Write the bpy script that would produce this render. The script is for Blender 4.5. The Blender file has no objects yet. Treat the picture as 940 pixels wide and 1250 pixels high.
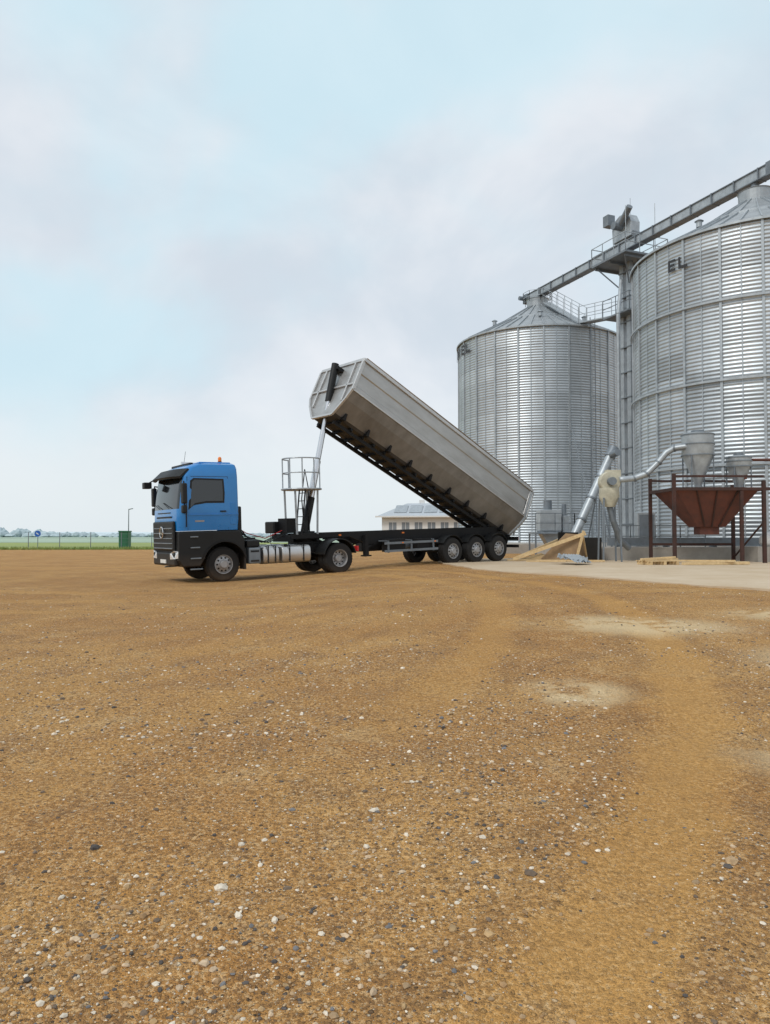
import bpy, bmesh, math, random
import numpy as np
from mathutils import Vector, Matrix, Euler, noise
random.seed(7); rng=np.random.default_rng(7)
S=bpy.context.scene
S.view_settings.view_transform='Standard'; S.view_settings.look='None'; S.view_settings.exposure=0
COL=S.collection
def sm(a,b,t):
    t=min(1,max(0,(t-a)/(b-a))); return t*t*(3-2*t)
def gz(x,y): return 0.34*sm(-5.5,2.0,x)*sm(2.5,13.5,y)

# ---------------- materials ----------------
def mat(name,c,rough=.6,metal=0.,var=.25,scale=3.,bump=0.,bscale=40.,coat=0.,c2=None,attr=None,dust=None,spec=None,stretch=None,det=4):
    m=bpy.data.materials.new(name); m.use_nodes=True; nt=m.node_tree; N=nt.nodes; L=nt.links
    b=N['Principled BSDF']; b.inputs['Roughness'].default_value=rough; b.inputs['Metallic'].default_value=metal
    if coat: b.inputs['Coat Weight'].default_value=coat; b.inputs['Coat Roughness'].default_value=.08
    if spec is not None: b.inputs['Specular IOR Level'].default_value=spec
    tc=N.new('ShaderNodeTexCoord'); no=N.new('ShaderNodeTexNoise'); no.inputs['Scale'].default_value=scale
    no.inputs['Detail'].default_value=det; no.inputs['Roughness'].default_value=.65
    if stretch:
        mp=N.new('ShaderNodeMapping'); mp.inputs['Scale'].default_value=stretch; L.new(tc.outputs['Object'],mp.inputs[0]); L.new(mp.outputs[0],no.inputs['Vector'])
    else: L.new(tc.outputs['Object'],no.inputs['Vector'])
    mr=N.new('ShaderNodeMapRange'); mr.inputs[1].default_value=.3; mr.inputs[2].default_value=.7
    L.new(no.outputs['Fac'],mr.inputs[0])
    mx=N.new('ShaderNodeMix'); mx.data_type='RGBA'
    if c2 is None: c2=tuple(v*(1-var) for v in c)
    mx.inputs[6].default_value=(*c2,1); mx.inputs[7].default_value=(*c,1)
    L.new(mr.outputs[0],mx.inputs[0]); out=mx.outputs[2]
    if dust:
        geo=N.new('ShaderNodeNewGeometry'); sx=N.new('ShaderNodeSeparateXYZ'); L.new(geo.outputs['Position'],sx.inputs[0])
        md=N.new('ShaderNodeMapRange'); md.inputs[1].default_value=dust; md.inputs[2].default_value=.1; md.inputs[3].default_value=0; md.inputs[4].default_value=.45
        L.new(sx.outputs[2],md.inputs[0]); mm=N.new('ShaderNodeMath'); mm.operation='MULTIPLY'
        L.new(md.outputs[0],mm.inputs[0]); L.new(no.outputs['Fac'],mm.inputs[1])
        m3=N.new('ShaderNodeMix'); m3.data_type='RGBA'; L.new(mm.outputs[0],m3.inputs[0]); L.new(out,m3.inputs[6]); m3.inputs[7].default_value=(.22,.14,.075,1); out=m3.outputs[2]
    if attr:
        at=N.new('ShaderNodeAttribute'); at.attribute_name=attr
        m2=N.new('ShaderNodeMix'); m2.data_type='RGBA'; m2.blend_type='MULTIPLY'; m2.inputs[0].default_value=1
        L.new(out,m2.inputs[6]); L.new(at.outputs['Color'],m2.inputs[7]); out=m2.outputs[2]
    L.new(out,b.inputs['Base Color'])
    r2=N.new('ShaderNodeMapRange'); r2.inputs[3].default_value=max(0,rough-.08); r2.inputs[4].default_value=min(1,rough+.12)
    L.new(no.outputs['Fac'],r2.inputs[0]); L.new(r2.outputs[0],b.inputs['Roughness'])
    if bump:
        n2=N.new('ShaderNodeTexNoise'); n2.inputs['Scale'].default_value=bscale; n2.inputs['Detail'].default_value=3
        L.new(tc.outputs['Object'],n2.inputs['Vector']); bp=N.new('ShaderNodeBump'); bp.inputs['Strength'].default_value=bump; bp.inputs['Distance'].default_value=.02
        L.new(n2.outputs['Fac'],bp.inputs['Height']); L.new(bp.outputs[0],b.inputs['Normal'])
    return m
M={}
M['blue']=mat('blue_paint',(.006,.20,.56),.28,0,.12,1.5,coat=.6,dust=1.3)
M['black']=mat('black_plastic',(.010,.011,.012),.5,0,.3,4,dust=.9,spec=.35)
M['chassis']=mat('chassis_black',(.010,.010,.011),.6,0,.4,4,dust=.9,spec=.3)
M['glass']=mat('dark_glass',(.012,.016,.02),.06,0,.2,1,spec=.8)
M['tire']=mat('tire_rubber',(.016,.015,.015),.85,0,.3,6,bump=.2,bscale=60,dust=.5)
M['rim']=mat('rim_metal',(.42,.42,.43),.45,.5,.25,5,dust=.8)
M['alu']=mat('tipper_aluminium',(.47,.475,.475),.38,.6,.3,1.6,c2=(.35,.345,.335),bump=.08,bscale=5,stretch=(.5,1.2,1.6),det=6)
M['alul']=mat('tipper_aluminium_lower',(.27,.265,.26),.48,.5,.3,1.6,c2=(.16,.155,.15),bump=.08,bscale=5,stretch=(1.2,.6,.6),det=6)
M['alur']=mat('tipper_rail',(.56,.56,.56),.35,.55,.2,3)
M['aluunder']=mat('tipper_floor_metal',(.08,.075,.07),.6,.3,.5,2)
M['tank']=mat('tank_metal',(.6,.6,.6),.28,.8,.15,4,dust=1.2)
M['chrome']=mat('chrome_rod',(.65,.65,.67),.2,.9,.05,4)
M['galv']=mat('galvanised_steel',(.52,.57,.61),.40,.55,.2,1.0,attr='Col',stretch=(1,1,.3))
M['galvp']=mat('galvanised_parts',(.46,.50,.53),.45,.5,.3,3)
M['galvd']=mat('galvanised_dark',(.22,.25,.28),.5,.4,.3,3)
M['roof']=mat('silo_roof_steel',(.42,.45,.47),.45,.5,.3,2)
M['conc']=mat('concrete',(.42,.39,.35),.9,0,.3,1.5,bump=.3,bscale=30)
M['rust']=mat('rusty_brown_frame',(.075,.030,.022),.8,0,.5,3,bump=.2,c2=(.03,.018,.015))
M['rusth']=mat('rusty_hopper_paint',(.17,.055,.036),.75,0,.5,2,bump=.2,c2=(.085,.035,.028))
M['wood']=mat('raw_wood',(.72,.54,.30),.8,0,.3,8,c2=(.52,.36,.18))
M['ply']=mat('plywood',(.36,.24,.135),.8,0,.35,4)
M['dark']=mat('dark_void',(.02,.018,.016),.9)
M['cream']=mat('cream_paint',(.58,.55,.43),.5,0,.35,4)
M['white']=mat('white_plaster',(.72,.73,.72),.85,0,.08,1)
M['wroof']=mat('roof_panels',(.46,.50,.54),.5,0,.15,.6)
M['winglass']=mat('window_glass',(.22,.25,.28),.15,0,.2,1)
M['green']=mat('green_plastic',(.02,.13,.06),.5)
M['signblue']=mat('sign_blue',(.02,.12,.5),.4)
M['orange']=mat('orange_lens',(.8,.2,.02),.2,0,.1)
M['red']=mat('red_lens',(.5,.02,.02),.3,0,.1)
M['lamp']=mat('headlamp_glass',(.75,.78,.8),.1,.3,.1)
M['letter']=mat('black_lettering',(.03,.03,.035),.6)
M['bag']=mat('white_sack',(.7,.7,.68),.8,0,.2,6,bump=.4)
M['tarp']=mat('brown_tarp',(.20,.14,.085),.8,0,.4,5)
M['seed']=mat('plate_white',(.75,.75,.72),.5,0,.1)

# ---------------- mesh helpers ----------------
def empty(name,loc=(0,0,0),rot=(0,0,0)):
    e=bpy.data.objects.new(name,None); e.location=loc; e.rotation_euler=rot; e.empty_display_size=.3; COL.objects.link(e); return e
def mk(name,verts,faces,m,parent=None,smooth=False,bevel=0,mats=None,fm=None,autos=False,loc=None,rot=None,bseg=2):
    me=bpy.data.meshes.new(name); me.from_pydata([tuple(v) for v in verts],[],faces); me.update()
    bm=bmesh.new(); bm.from_mesh(me); bmesh.ops.recalc_face_normals(bm,faces=bm.faces); bm.to_mesh(me); bm.free()
    if mats:
        for q in mats: me.materials.append(q)
        for i,p in enumerate(me.polygons): p.material_index=fm[i]
    else: me.materials.append(m)
    o=bpy.data.objects.new(name,me); COL.objects.link(o)
    if parent: o.parent=parent
    if smooth:
        for p in me.polygons: p.use_smooth=True
    if autos:
        me.polygons.foreach_set('use_smooth',[True]*len(me.polygons)); 
        try: me.set_sharp_from_angle(angle=math.radians(35))
        except Exception: pass
    if bevel:
        b=o.modifiers.new('b','BEVEL'); b.width=bevel; b.segments=bseg; b.limit_method='ANGLE'; b.angle_limit=math.radians(35); b.harden_normals=False
    if loc: o.location=loc
    if rot: o.rotation_euler=rot
    return o
class B:
    def __init__(s): s.v=[]; s.f=[]
    def add(s,v,f):
        k=len(s.v); s.v+= [tuple(q) for q in v]; s.f+=[tuple(i+k for i in q) for q in f]; return s
    def box(s,c,d,R=None):
        x,y,z=[q/2 for q in d]; v=[Vector((a*x,b*y,e*z)) for a in(-1,1) for b in(-1,1) for e in(-1,1)]
        if R is not None: v=[R@q for q in v]
        c=Vector(c); v=[q+c for q in v]
        return s.add(v,[(0,1,3,2),(4,6,7,5),(0,4,5,1),(2,3,7,6),(0,2,6,4),(1,5,7,3)])
    def bx(s,x0,x1,y0,y1,z0,z1): return s.box(((x0+x1)/2,(y0+y1)/2,(z0+z1)/2),(abs(x1-x0),abs(y1-y0),abs(z1-z0)))
    def beam(s,a,b,w,h):
        a=Vector(a);b=Vector(b);d=b-a;l=d.length; x=d.normalized(); up=Vector((0,0,1))
        if abs(x.z)>.98: up=Vector((0,1,0))
        y=up.cross(x).normalized(); z=x.cross(y); R=Matrix((x,y,z)).transposed()
        return s.box((a+b)/2,(l,w,h),R)
    def cyl(s,a,b,r,r2=None,n=16,cap=True):
        a=Vector(a);b=Vector(b); r2=r if r2 is None else r2; x=(b-a).normalized(); up=Vector((0,0,1))
        if abs(x.z)>.95: up=Vector((1,0,0))
        u=up.cross(x).normalized(); w=x.cross(u); v=[]
        for p,q in((a,r),(b,r2)):
            for i in range(n):
                t=2*math.pi*i/n; v.append(p+u*q*math.cos(t)+w*q*math.sin(t))
        f=[(i,(i+1)%n,n+(i+1)%n,n+i) for i in range(n)]
        if cap: f+= [tuple(range(n)),tuple(range(n,2*n))]
        return s.add(v,f)
    def tube(s,pts,r,n=10):
        pts=[Vector(p) for p in pts]
        v=[];m=len(pts); prev=None
        for i,p in enumerate(pts):
            d=(pts[min(i+1,m-1)]-pts[max(i-1,0)]).normalized()
            up=Vector((0,0,1)) if abs(d.z)<.95 else Vector((1,0,0))
            if prev is not None: u=(prev-d*prev.dot(d)).normalized()
            else: u=up.cross(d).normalized()
            prev=u; w=d.cross(u)
            for k in range(n):
                t=2*math.pi*k/n; v.append(p+u*r*math.cos(t)+w*r*math.sin(t))
        f=[(i*n+k,i*n+(k+1)%n,(i+1)*n+(k+1)%n,(i+1)*n+k) for i in range(m-1) for k in range(n)]
        f+=[tuple(range(n)),tuple(range((m-1)*n,m*n))]
        return s.add(v,f)
    def prism(s,poly,y0,y1):
        n=len(poly); v=[(x,y0,z) for x,z in poly]+[(x,y1,z) for x,z in poly]
        return s.add(v,[(i,(i+1)%n,n+(i+1)%n,n+i) for i in range(n)]+[tuple(range(n)),tuple(range(n,2*n))])
    def lathe(s,prof,c=(0,0,0),axis='y',n=48,mod=None):
        v=[];m=len(prof)
        for k in range(n):
            t=2*math.pi*k/n
            for j,(r,h) in enumerate(prof):
                rr=r+(mod(k,j) if mod else 0)
                p=(rr*math.cos(t),h,rr*math.sin(t)) if axis=='y' else (rr*math.cos(t),rr*math.sin(t),h)
                v.append(Vector(p)+Vector(c))
        f=[(k*m+j,k*m+j+1,((k+1)%n)*m+j+1,((k+1)%n)*m+j) for k in range(n) for j in range(m-1)]
        return s.add(v,f)
    def out(s,name,m,parent=None,**k): return mk(name,s.v,s.f,m,parent,**k)
def arc(cx,cz,r,a0,a1,n=14): return [(cx+r*math.cos(math.radians(a0+(a1-a0)*i/n)),cz+r*math.sin(math.radians(a0+(a1-a0)*i/n))) for i in range(n+1)]

# ---------------- wheels ----------------
def wheel(parent,x,yo,side,name,R=.52,w=.32,deep=False):
    sg=side
    t=B(); n=96
    prof=[(.285,0.0),(.30,-.01),(.36,-.012),(.44,-.004),(.485,-.02),(.505,-.05),(R,-.06),(R,-w*.5+.01),(R-.016,-w*.5),(R,-w*.5-.01),(R,-w+.06),(.505,-w+.05),(.485,-w+.02),(.36,-w),(.285,-w)]
    prof=[(r,yo+sg*h) for r,h in prof]
    def mod(k,j):
        if j in(5,6,10,11): return -.013 if (k%3==0) else 0
        return 0
    t.lathe(prof,(x,0,R),n=n,mod=mod); t.out(name+'_tyre',M['tire'],parent,autos=True)
    r=B()
    if deep: pr=[(.29,.004),(.275,.0),(.262,-.03),(.255,-.12),(.24,-.15),(.13,-.155),(.125,-.10),(.10,-.08),(.0,-.08)]
    else: pr=[(.29,.004),(.275,.0),(.262,-.03),(.25,-.05),(.235,-.045),(.16,-.005),(.13,.0),(.125,.03),(.105,.05),(.0,.05)]
    r.lathe([(a,yo+sg*h) for a,h in pr],(x,0,R),n=40)
    r.out(name+'_rim',M['rim'],parent,autos=True)
    h=B(); hy=-.152 if deep else -.025
    for i in range(10):
        a=2*math.pi*i/10; rr=.20
        c=(x+rr*math.cos(a),yo+sg*(hy+.006),R+rr*math.sin(a)); h.cyl((c[0],c[1]-sg*.02,c[2]),(c[0],c[1]+sg*(.004 if deep else .012),c[2]),.028,n=12)
    h.out(name+'_holes',M['dark'],parent)
    nb=B()
    for i in range(10):
        a=2*math.pi*(i+.5)/10; rr=.145; by=-.15 if deep else .0
        nb.cyl((x+rr*math.cos(a),yo+sg*by,R+rr*math.sin(a)),(x+rr*math.cos(a),yo+sg*(by+.035),R+rr*math.sin(a)),.014,n=6)
    nb.out(name+'_nuts',M['rim'],parent)

# ---------------- TRACTOR ----------------
ta=math.radians(34); tp=math.atan2(.13,3.9)
truck=empty('tipper_truck',(-5.52,23.41,.0),(0,-tp,ta))
def loft(levels,nf=7):
    V=[]
    for z,xf,xb,hw,rf,rb in levels:
        ring=[]
        for i in range(nf+1):
            a=math.pi/2*i/nf; ring.append((xf+rf-rf*math.sin(a), -hw+rf-rf*math.cos(a)))
        ring.append((xf-.03,-hw*.33)); ring.append((xf-.03,hw*.33))
        for i in range(nf+1):
            a=math.pi/2*(1-i/nf); ring.append((xf+rf-rf*math.sin(a), hw-rf+rf*math.cos(a)))
        for i in range(4):
            a=math.pi/2*i/3; ring.append((xb-rb+rb*math.sin(a), hw-rb+rb*math.cos(a)))
        for i in range(4):
            a=math.pi/2*(1-i/3); ring.append((xb-rb+rb*math.sin(a), -hw+rb-rb*math.cos(a)))
        V.append([(x,y,z) for x,y in ring])
    return V
lv=[(1.58,-1.40,.46,1.21,.22,.06),(1.9,-1.41,.48,1.24,.22,.06),(2.20,-1.40,.48,1.245,.22,.06),(2.24,-1.395,.48,1.245,.22,.06),
    (2.7,-1.34,.48,1.24,.21,.06),(3.18,-1.26,.48,1.22,.20,.06),(3.23,-1.24,.48,1.215,.20,.06),(3.45,-1.12,.48,1.19,.22,.08),(3.57,-.90,.46,1.14,.24,.10),(3.62,-.55,.42,1.03,.25,.12)]
rings=loft(lv); n=len(rings[0]); V=[p for r in rings for p in r]; F=[];FM=[]
for i in range(len(rings)-1):
    for k in range(n):
        F.append((i*n+k,i*n+(k+1)%n,(i+1)*n+(k+1)%n,(i+1)*n+k))
        zc=(lv[i][0]+lv[i+1][0])/2
        g= 2.22<zc<3.2 and 4<=k<=12
        FM.append(1 if g else 0)
F.append(tuple(range(n))); FM.append(0); F.append(tuple(range((len(rings)-1)*n,len(rings)*n))); FM.append(0)
mk('cab',V,F,None,truck,mats=[M['blue'],M['glass']],fm=FM,autos=True)
def hw_at(z):
    for a,b in zip(lv,lv[1:]):
        if a[0]<=z<=b[0]:
            t=(z-a[0])/(b[0]-a[0]); return a[3]+(b[3]-a[3])*t
    return 1.2
def sideplate(name,poly,m,off=.004,th=.006,side=-1):
    v=[(x,side*(hw_at(z)+off),z) for x,z in poly]; w=[(x,side*(hw_at(z)+off-th-.02),z) for x,z in poly]; k=len(poly)
    return mk(name,v+w,[(i,(i+1)%k,k+(i+1)%k,k+i) for i in range(k)]+[tuple(range(k)),tuple(range(k,2*k))],m,truck)
for sd in(-1,1):
    sideplate('window_surround',[(-1.10,2.20),(-.93,2.34),(-.55,2.40),(.02,2.40),(.04,2.70),(.02,3.13),(-.92,3.15),(-1.02,3.07)],M['black'],.004,side=sd)
    sideplate('side_window',[(-1.04,2.26),(-.9,2.40),(-.55,2.46),(-.03,2.46),(-.02,2.7),(-.03,3.08),(-.89,3.10),(-.97,3.03)],M['glass'],.009,side=sd)
    for x in(-1.12,.14):
        sideplate('door_seam',[(x,1.62),(x+.012,1.62),(x+.012,3.19),(x,3.19)],M['dark'],.003,side=sd)
    sideplate('door_seam_top',[(-1.0,3.19),(.152,3.19),(.152,3.202),(-1.0,3.202)],M['dark'],.003,side=sd)
    sideplate('door_crease',[(-1.10,2.04),(.46,2.04),(.46,2.06),(-1.10,2.06)],M['blue'],.02,side=sd)
    sideplate('side_badge',[(-.9,1.84),(-.62,1.84),(-.62,1.89),(-.9,1.89)],M['rim'],.006,side=sd)
    sideplate('rear_vent',[(.22,1.75),(.38,1.75),(.38,2.4),(.22,2.4)],M['blue'],.012,side=sd)
    b=B(); b.bx(-.12,.07,sd*1.25,sd*1.275,2.13,2.17); b.out('door_handle',M['black'],truck,bevel=.008)
    b=B(); b.bx(-1.36,-1.22,sd*1.34,sd*1.56,2.38,2.98); b.bx(-1.36,-1.22,sd*1.34,sd*1.54,2.10,2.34); b.out('mirror',M['black'],truck,bevel=.04,bseg=3)
    b=B(); b.cyl((-1.2,sd*1.17,3.0),(-1.28,sd*1.42,3.03),.022); b.cyl((-1.28,sd*1.42,3.02),(-1.28,sd*1.42,2.1),.02); b.cyl((-1.28,sd*1.42,2.11),(-1.24,sd*1.2,2.13),.022); b.out('mirror_arm',M['black'],truck)
    sideplate('grab_rail',[(-1.18,1.7),(-1.15,1.7),(-1.15,2.5),(-1.18,2.5)],M['black'],.03,.02,side=sd)
b=B(); b.bx(-1.74,-1.50,.95,1.2,2.94,3.14); b.cyl((-1.62,1.1,3.09),(-1.17,1.05,3.34),.02); b.out('front_mirror',M['black'],truck,bevel=.03)
v=[];hwv=1.18
for i in range(13):
    y=-hwv+2*hwv*i/12; c=1-(abs(y)/hwv)**4
    x=-1.32-.26*c; v+=[(x+.0,y,3.20),(x+.26,y,3.44),(x+.30,y,3.40),(x+.02,y,3.14)]
f=[(i*4+j,i*4+(j+1)%4,(i+1)*4+(j+1)%4,(i+1)*4+j) for i in range(12) for j in range(4)]+[(0,1,2,3),(48,49,50,51)]
mk('sun_visor',v,f,M['black'],truck,autos=True)
b=B(); b.bx(-.65,.36,-.98,.98,3.60,3.66); b.out('roof_panel',M['blue'],truck,bevel=.03)
b=B(); b.bx(-.90,-.78,-.85,.85,3.54,3.64); b.out('marker_bar',M['black'],truck,bevel=.02)
b=B(); b.cyl((.1,-.75,3.6),(.1,-.75,3.70),.06); b.out('beacon_base',M['black'],truck)
b=B(); b.lathe([(.055,3.70),(.055,3.80),(.03,3.84),(0,3.845)],(.1,-.75,0),axis='z',n=16); b.out('beacon',M['orange'],truck,smooth=True)
b=B(); b.cyl((-.5,.9,3.55),(-.40,.92,4.15),.006,n=6); b.out('antenna',M['black'],truck)
b=B(); b.cyl((-.1,.6,3.72),(-.65,.6,3.72),.04,.07); b.out('air_horn',M['chrome'],truck)
b=B(); b.cyl((-1.47,-.6,2.27),(-1.42,.1,2.45),.012,n=6); b.cyl((-1.47,.3,2.27),(-1.42,.95,2.42),.012,n=6); b.out('wiper',M['black'],truck)
poly=[(-1.42,.72),(-1.30,.52),(-.76,.52),(-.70,.62)]+arc(0,.54,.68,170,25,18)+[(.66,1.0),(.66,1.30),(.50,1.56),(-1.40,1.56)]
b=B(); b.prism(poly,-1.235,1.235); b.out('lower_body',M['black'],truck,bevel=.05,bseg=3)
b=B(); b.bx(-1.48,-1.30,-1.05,1.05,.54,.96); b.out('bumper',M['black'],truck,bevel=.06,bseg=3)
b=B(); b.bx(-1.49,-1.40,-1.0,1.0,1.0,1.88); b.out('grille_frame',M['black'],truck,bevel=.05)
b=B()
for i in range(5): b.bx(-1.515,-1.475,-.90,.90,1.05+.15*i,1.085+.15*i)
b.out('grille_bars',M['galvd'],truck,bevel=.012)
b=B(); b.bx(-1.455,-1.40,-.7,.7,1.98,2.03); b.bx(-1.45,-1.40,-.6,.6,2.12,2.15); b.out('upper_grille',M['black'],truck,bevel=.012)
b=B()
for a_ in range(3):
    t=math.radians(90+120*a_); b.beam((-1.53,0,1.55),(-1.53,.15*math.cos(t),1.55+.15*math.sin(t)),.03,.035)
pts=[(-1.53,.165*math.cos(2*math.pi*i/28),1.55+.165*math.sin(2*math.pi*i/28)) for i in range(29)]; b.tube(pts,.018,8)
b.out('badge_ring',M['chrome'],truck)
b=B(); b.bx(-1.50,-1.475,-.26,.26,.62,.73); b.out('number_plate',M['seed'],truck)
for sd in(-1,1):
    b=B(); b.add([(-1.495,sd*.66,.74),(-1.495,sd*1.0,.76),(-1.41,sd*1.20,.78),(-1.41,sd*1.20,.98),(-1.495,sd*1.0,1.0),(-1.495,sd*.66,.92),
                  (-1.30,sd*.66,.74),(-1.30,sd*1.0,.76),(-1.25,sd*1.20,.78),(-1.25,sd*1.20,.98),(-1.30,sd*1.0,1.0),(-1.30,sd*.66,.92)],
      [(0,1,2,3,4,5),(6,7,8,9,10,11)]+[(i,(i+1)%6,6+(i+1)%6,6+i) for i in range(6)]); b.out('headlamp',M['lamp'],truck,bevel=.01)
    b=B(); b.bx(-1.06,-.70,sd*1.16,sd*1.26,.42,.46); b.bx(-1.06,-.74,sd*1.16,sd*1.262,.74,.78); b.bx(-1.06,-.77,sd*1.16,sd*1.262,1.06,1.10); b.bx(-1.06,-.82,sd*1.16,sd*1.262,1.38,1.42); b.out('cab_steps',M['galvd'],truck,bevel=.01)
    b=B(); b.prism(arc(0,.54,.72,165,15,18)+arc(0,.54,.68,15,165,18),sd*1.2,sd*1.27); b.out('arch_trim',M['chassis'],truck)
    b=B(); b.bx(.64,.70,sd*.8,sd*1.2,.35,1.0); b.out('mud_flap',M['black'],truck)
DX=4.05
wheel(truck,0,-1.13,-1,'front_wheel',R=.535); wheel(truck,0,1.13,1,'front_wheel_far',R=.535)
wheel(truck,DX,-1.22,-1,'drive_wheel',deep=True); wheel(truck,DX,-.88,-1,'drive_wheel_inner',deep=True)
wheel(truck,DX,1.22,1,'drive_wheel_far',deep=True); wheel(truck,DX,.88,1,'drive_wheel_far_inner',deep=True)
b=B(); b.bx(.3,4.85,-.45,-.37,.72,1.0); b.bx(.3,4.85,.37,.45,.72,1.0)
for x in(.9,1.9,2.9,4.8): b.bx(x-.05,x+.05,-.37,.37,.76,.96)
b.cyl((0,-1,.52),(0,1,.52),.08); b.cyl((DX,-.9,.52),(DX,.9,.52),.11); b.lathe([(0,-.25),(.2,-.18),(.26,0),(.2,.18),(0,.25)],(DX,0,.52),n=20)
b.bx(.0,1.4,-.35,.35,.55,1.3); b.cyl((1.4,0,.8),(DX,0,.6),.07)
b.out('chassis_frame',M['chassis'],truck)
b=B(); b.bx(.54,.70,-.95,-.6,1.1,2.3); b.bx(.54,.74,-.3,.5,1.1,1.9); b.bx(.76,1.2,-1.15,-.7,1.02,1.24);b.cyl((.66,.8,1.2),(.66,.8,2.6),.1);b.out('air_intake',M['black'],truck,bevel=.04)
b=B(); b.bx(.80,1.20,-1.2,-.62,.5,1.0); b.out('battery_box',M['galvd'],truck,bevel=.04)
b=B(); b.bx(.86,1.14,-1.205,-1.20,.56,.62);b.bx(.86,1.14,-1.205,-1.20,.86,.92); b.out('battery_box_ribs',M['black'],truck)
for sd in(-1,1):
    b=B()
    for x0,x1 in((1.30,1.85),(1.95,2.98)):
        yc=sd*.90; m_=24; prof=[]
        for i in range(m_):
            t=2*math.pi*i/m_; cx=math.copysign(abs(math.cos(t))**.55,math.cos(t)); cz=math.copysign(abs(math.sin(t))**.55,math.sin(t)); prof.append((yc+.30*cx,.74+.28*cz))
        vs=[]
        for x,k in((x0,.9),(x0+.03,1),(x1-.03,1),(x1,.9)):
            vs+=[(x,yc+(y-yc)*k,.74+(z-.74)*k) for y,z in prof]
        fs=[(a*m_+i,a*m_+(i+1)%m_,(a+1)*m_+(i+1)%m_,(a+1)*m_+i) for a in range(3) for i in range(m_)]+[tuple(range(m_)),tuple(range(3*m_,4*m_))]
        b.add(vs,fs)
    b.out('fuel_tank',M['tank'],truck,autos=True)
    b=B()
    for x in(1.45,1.7,2.2,2.7): b.bx(x-.02,x+.02,sd*.58,sd*1.205,1.02,1.035); b.bx(x-.02,x+.02,sd*1.2,sd*1.212,.5,1.03)
    b.cyl((2.1,sd*1.1,1.0),(2.1,sd*1.1,1.07),.05)
    b.out('tank_strap',M['black'],truck)
    b=B(); b.prism(arc(DX,.54,.64,168,12,18)+arc(DX,.54,.61,12,168,18),sd*.6,sd*1.25); b.out('rear_mudguard',M['black'],truck)
    b=B(); b.bx(4.78,4.84,sd*.7,sd*1.15,.72,.9); b.out('tail_lamp',M['red'],truck,bevel=.01)
b=B(); b.bx(2.95,3.9,-.42,.42,1.02,1.10); b.lathe([(0,1.18),(.44,1.18),(.45,1.14),(.44,1.11),(0,1.11)],(3.3,0,0),axis='z',n=28); b.out('fifth_wheel',M['chassis'],truck)
b=B(); b.bx(1.3,2.9,-.37,.37,1.0,1.03); b.out('catwalk_plate',M['galvp'],truck)
b=B()
for k in range(3):
    y=-.2+k*.2; pts=[(.75,y,1.85),(1.2,y,1.3+.05*k),(1.9,y*1.3,1.12),(2.5,y,1.35),(2.95,y*.6,1.55)]; b.tube(pts,.02,8)
b.out('air_hose',M['black'],truck)
b=B(); b.tube([(.75,.2,1.8),(1.3,.15,1.45),(2,.2,1.25),(2.6,.1,1.5)],.015,8); b.out('red_hose',M['red'],truck)

# ---------------- TRAILER ----------------
kp=Vector((-5.47+.829*3.3,23.41+.559*3.3,.11)); la=math.radians(40)
tr=empty('tipping_semi_trailer',kp,(0,-math.atan2(.23,7.3),la))
b=B()
for sd in(-1,1):
    b.prism([(-.9,1.22),(-.9,1.38),(9.8,1.38),(9.8,1.05),(2.3,.92),(1.5,1.22)],sd*.62,sd*.54)
for x in(-.85,0.2,1.2,2.4,3.6,4.8,6.0,7.3,8.6,9.7): b.bx(x-.06,x+.06,-.54,.54,1.12,1.34)
b.bx(-.7,.7,-.55,.55,1.19,1.24)
b.out('chassis_rails',M['chassis'],tr)
b=B()
for x in(5.99,7.3,8.61):
    b.cyl((x,-.95,.525),(x,.95,.525),.075); b.beam((x-.5,-.58,1.0),(x,-.58,.5),.1,.09); b.beam((x-.5,.58,1.0),(x,.58,.5),.1,.09)
    b.cyl((x+.25,-.58,.6),(x+.25,-.58,1.0),.12); b.cyl((x+.25,.58,.6),(x+.25,.58,1.0),.12)
b.out('axles',M['chassis'],tr)
for i,x in enumerate((5.99,7.3,8.61)):
    wheel(tr,x,-1.2,-1,'trailer_wheel_%d'%(i+1),w=.38); wheel(tr,x,1.2,1,'trailer_wheel_far_%d'%(i+1),w=.38)
    for sd in(-1,1):
        b=B(); b.prism(arc(x,.54,.60,150,30,10)+arc(x,.54,.58,30,150,10),sd*.78,sd*1.2); b.out('mudguard',M['black'],tr)
b=B()
for sd in(-1,1):
    b.bx(2.05,2.2,sd*.62,sd*.78,.55,1.25); b.bx(1.98,2.28,sd*.58,sd*.82,.50,.55)
    b.beam((2.12,sd*.6,.75),(2.9,sd*.6,1.0),.05,.05)
b.out('landing_leg',M['chassis'],tr)
b=B(); b.bx(2.9,3.7,-1.05,-.64,.62,1.08); b.bx(4.3,5.1,-1.05,-.64,.62,1.05); b.bx(3.0,4.6,.64,1.05,.6,1.05); b.out('tool_box',M['chassis'],tr,bevel=.02)
b=B(); b.bx(2.6,5.2,-1.19,-1.16,.62,.70); b.bx(2.6,5.2,-1.19,-1.16,.90,.98)
for x in(2.8,3.9,5.0): b.bx(x-.03,x+.03,-1.16,-.62,1.0,1.04); b.bx(x-.03,x+.03,-1.16,-1.12,.6,1.04)
b.out('side_guard',M['galvd'],tr)
b=B()
for x in(1.0,3.9): b.bx(x,x+.10,-.645,-.622,1.26,1.31)
for x in(3.4,5.0): b.bx(x,x+.08,-1.2,-1.192,.92,.96)
b.out('side_marker',M['orange'],tr)
b=B(); b.cyl((3.9,-.4,.8),(5.2,-.4,.8),.16); b.cyl((3.9,.4,.8),(5.2,.4,.8),.16); b.out('air_tank',M['galvd'],tr)
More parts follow.
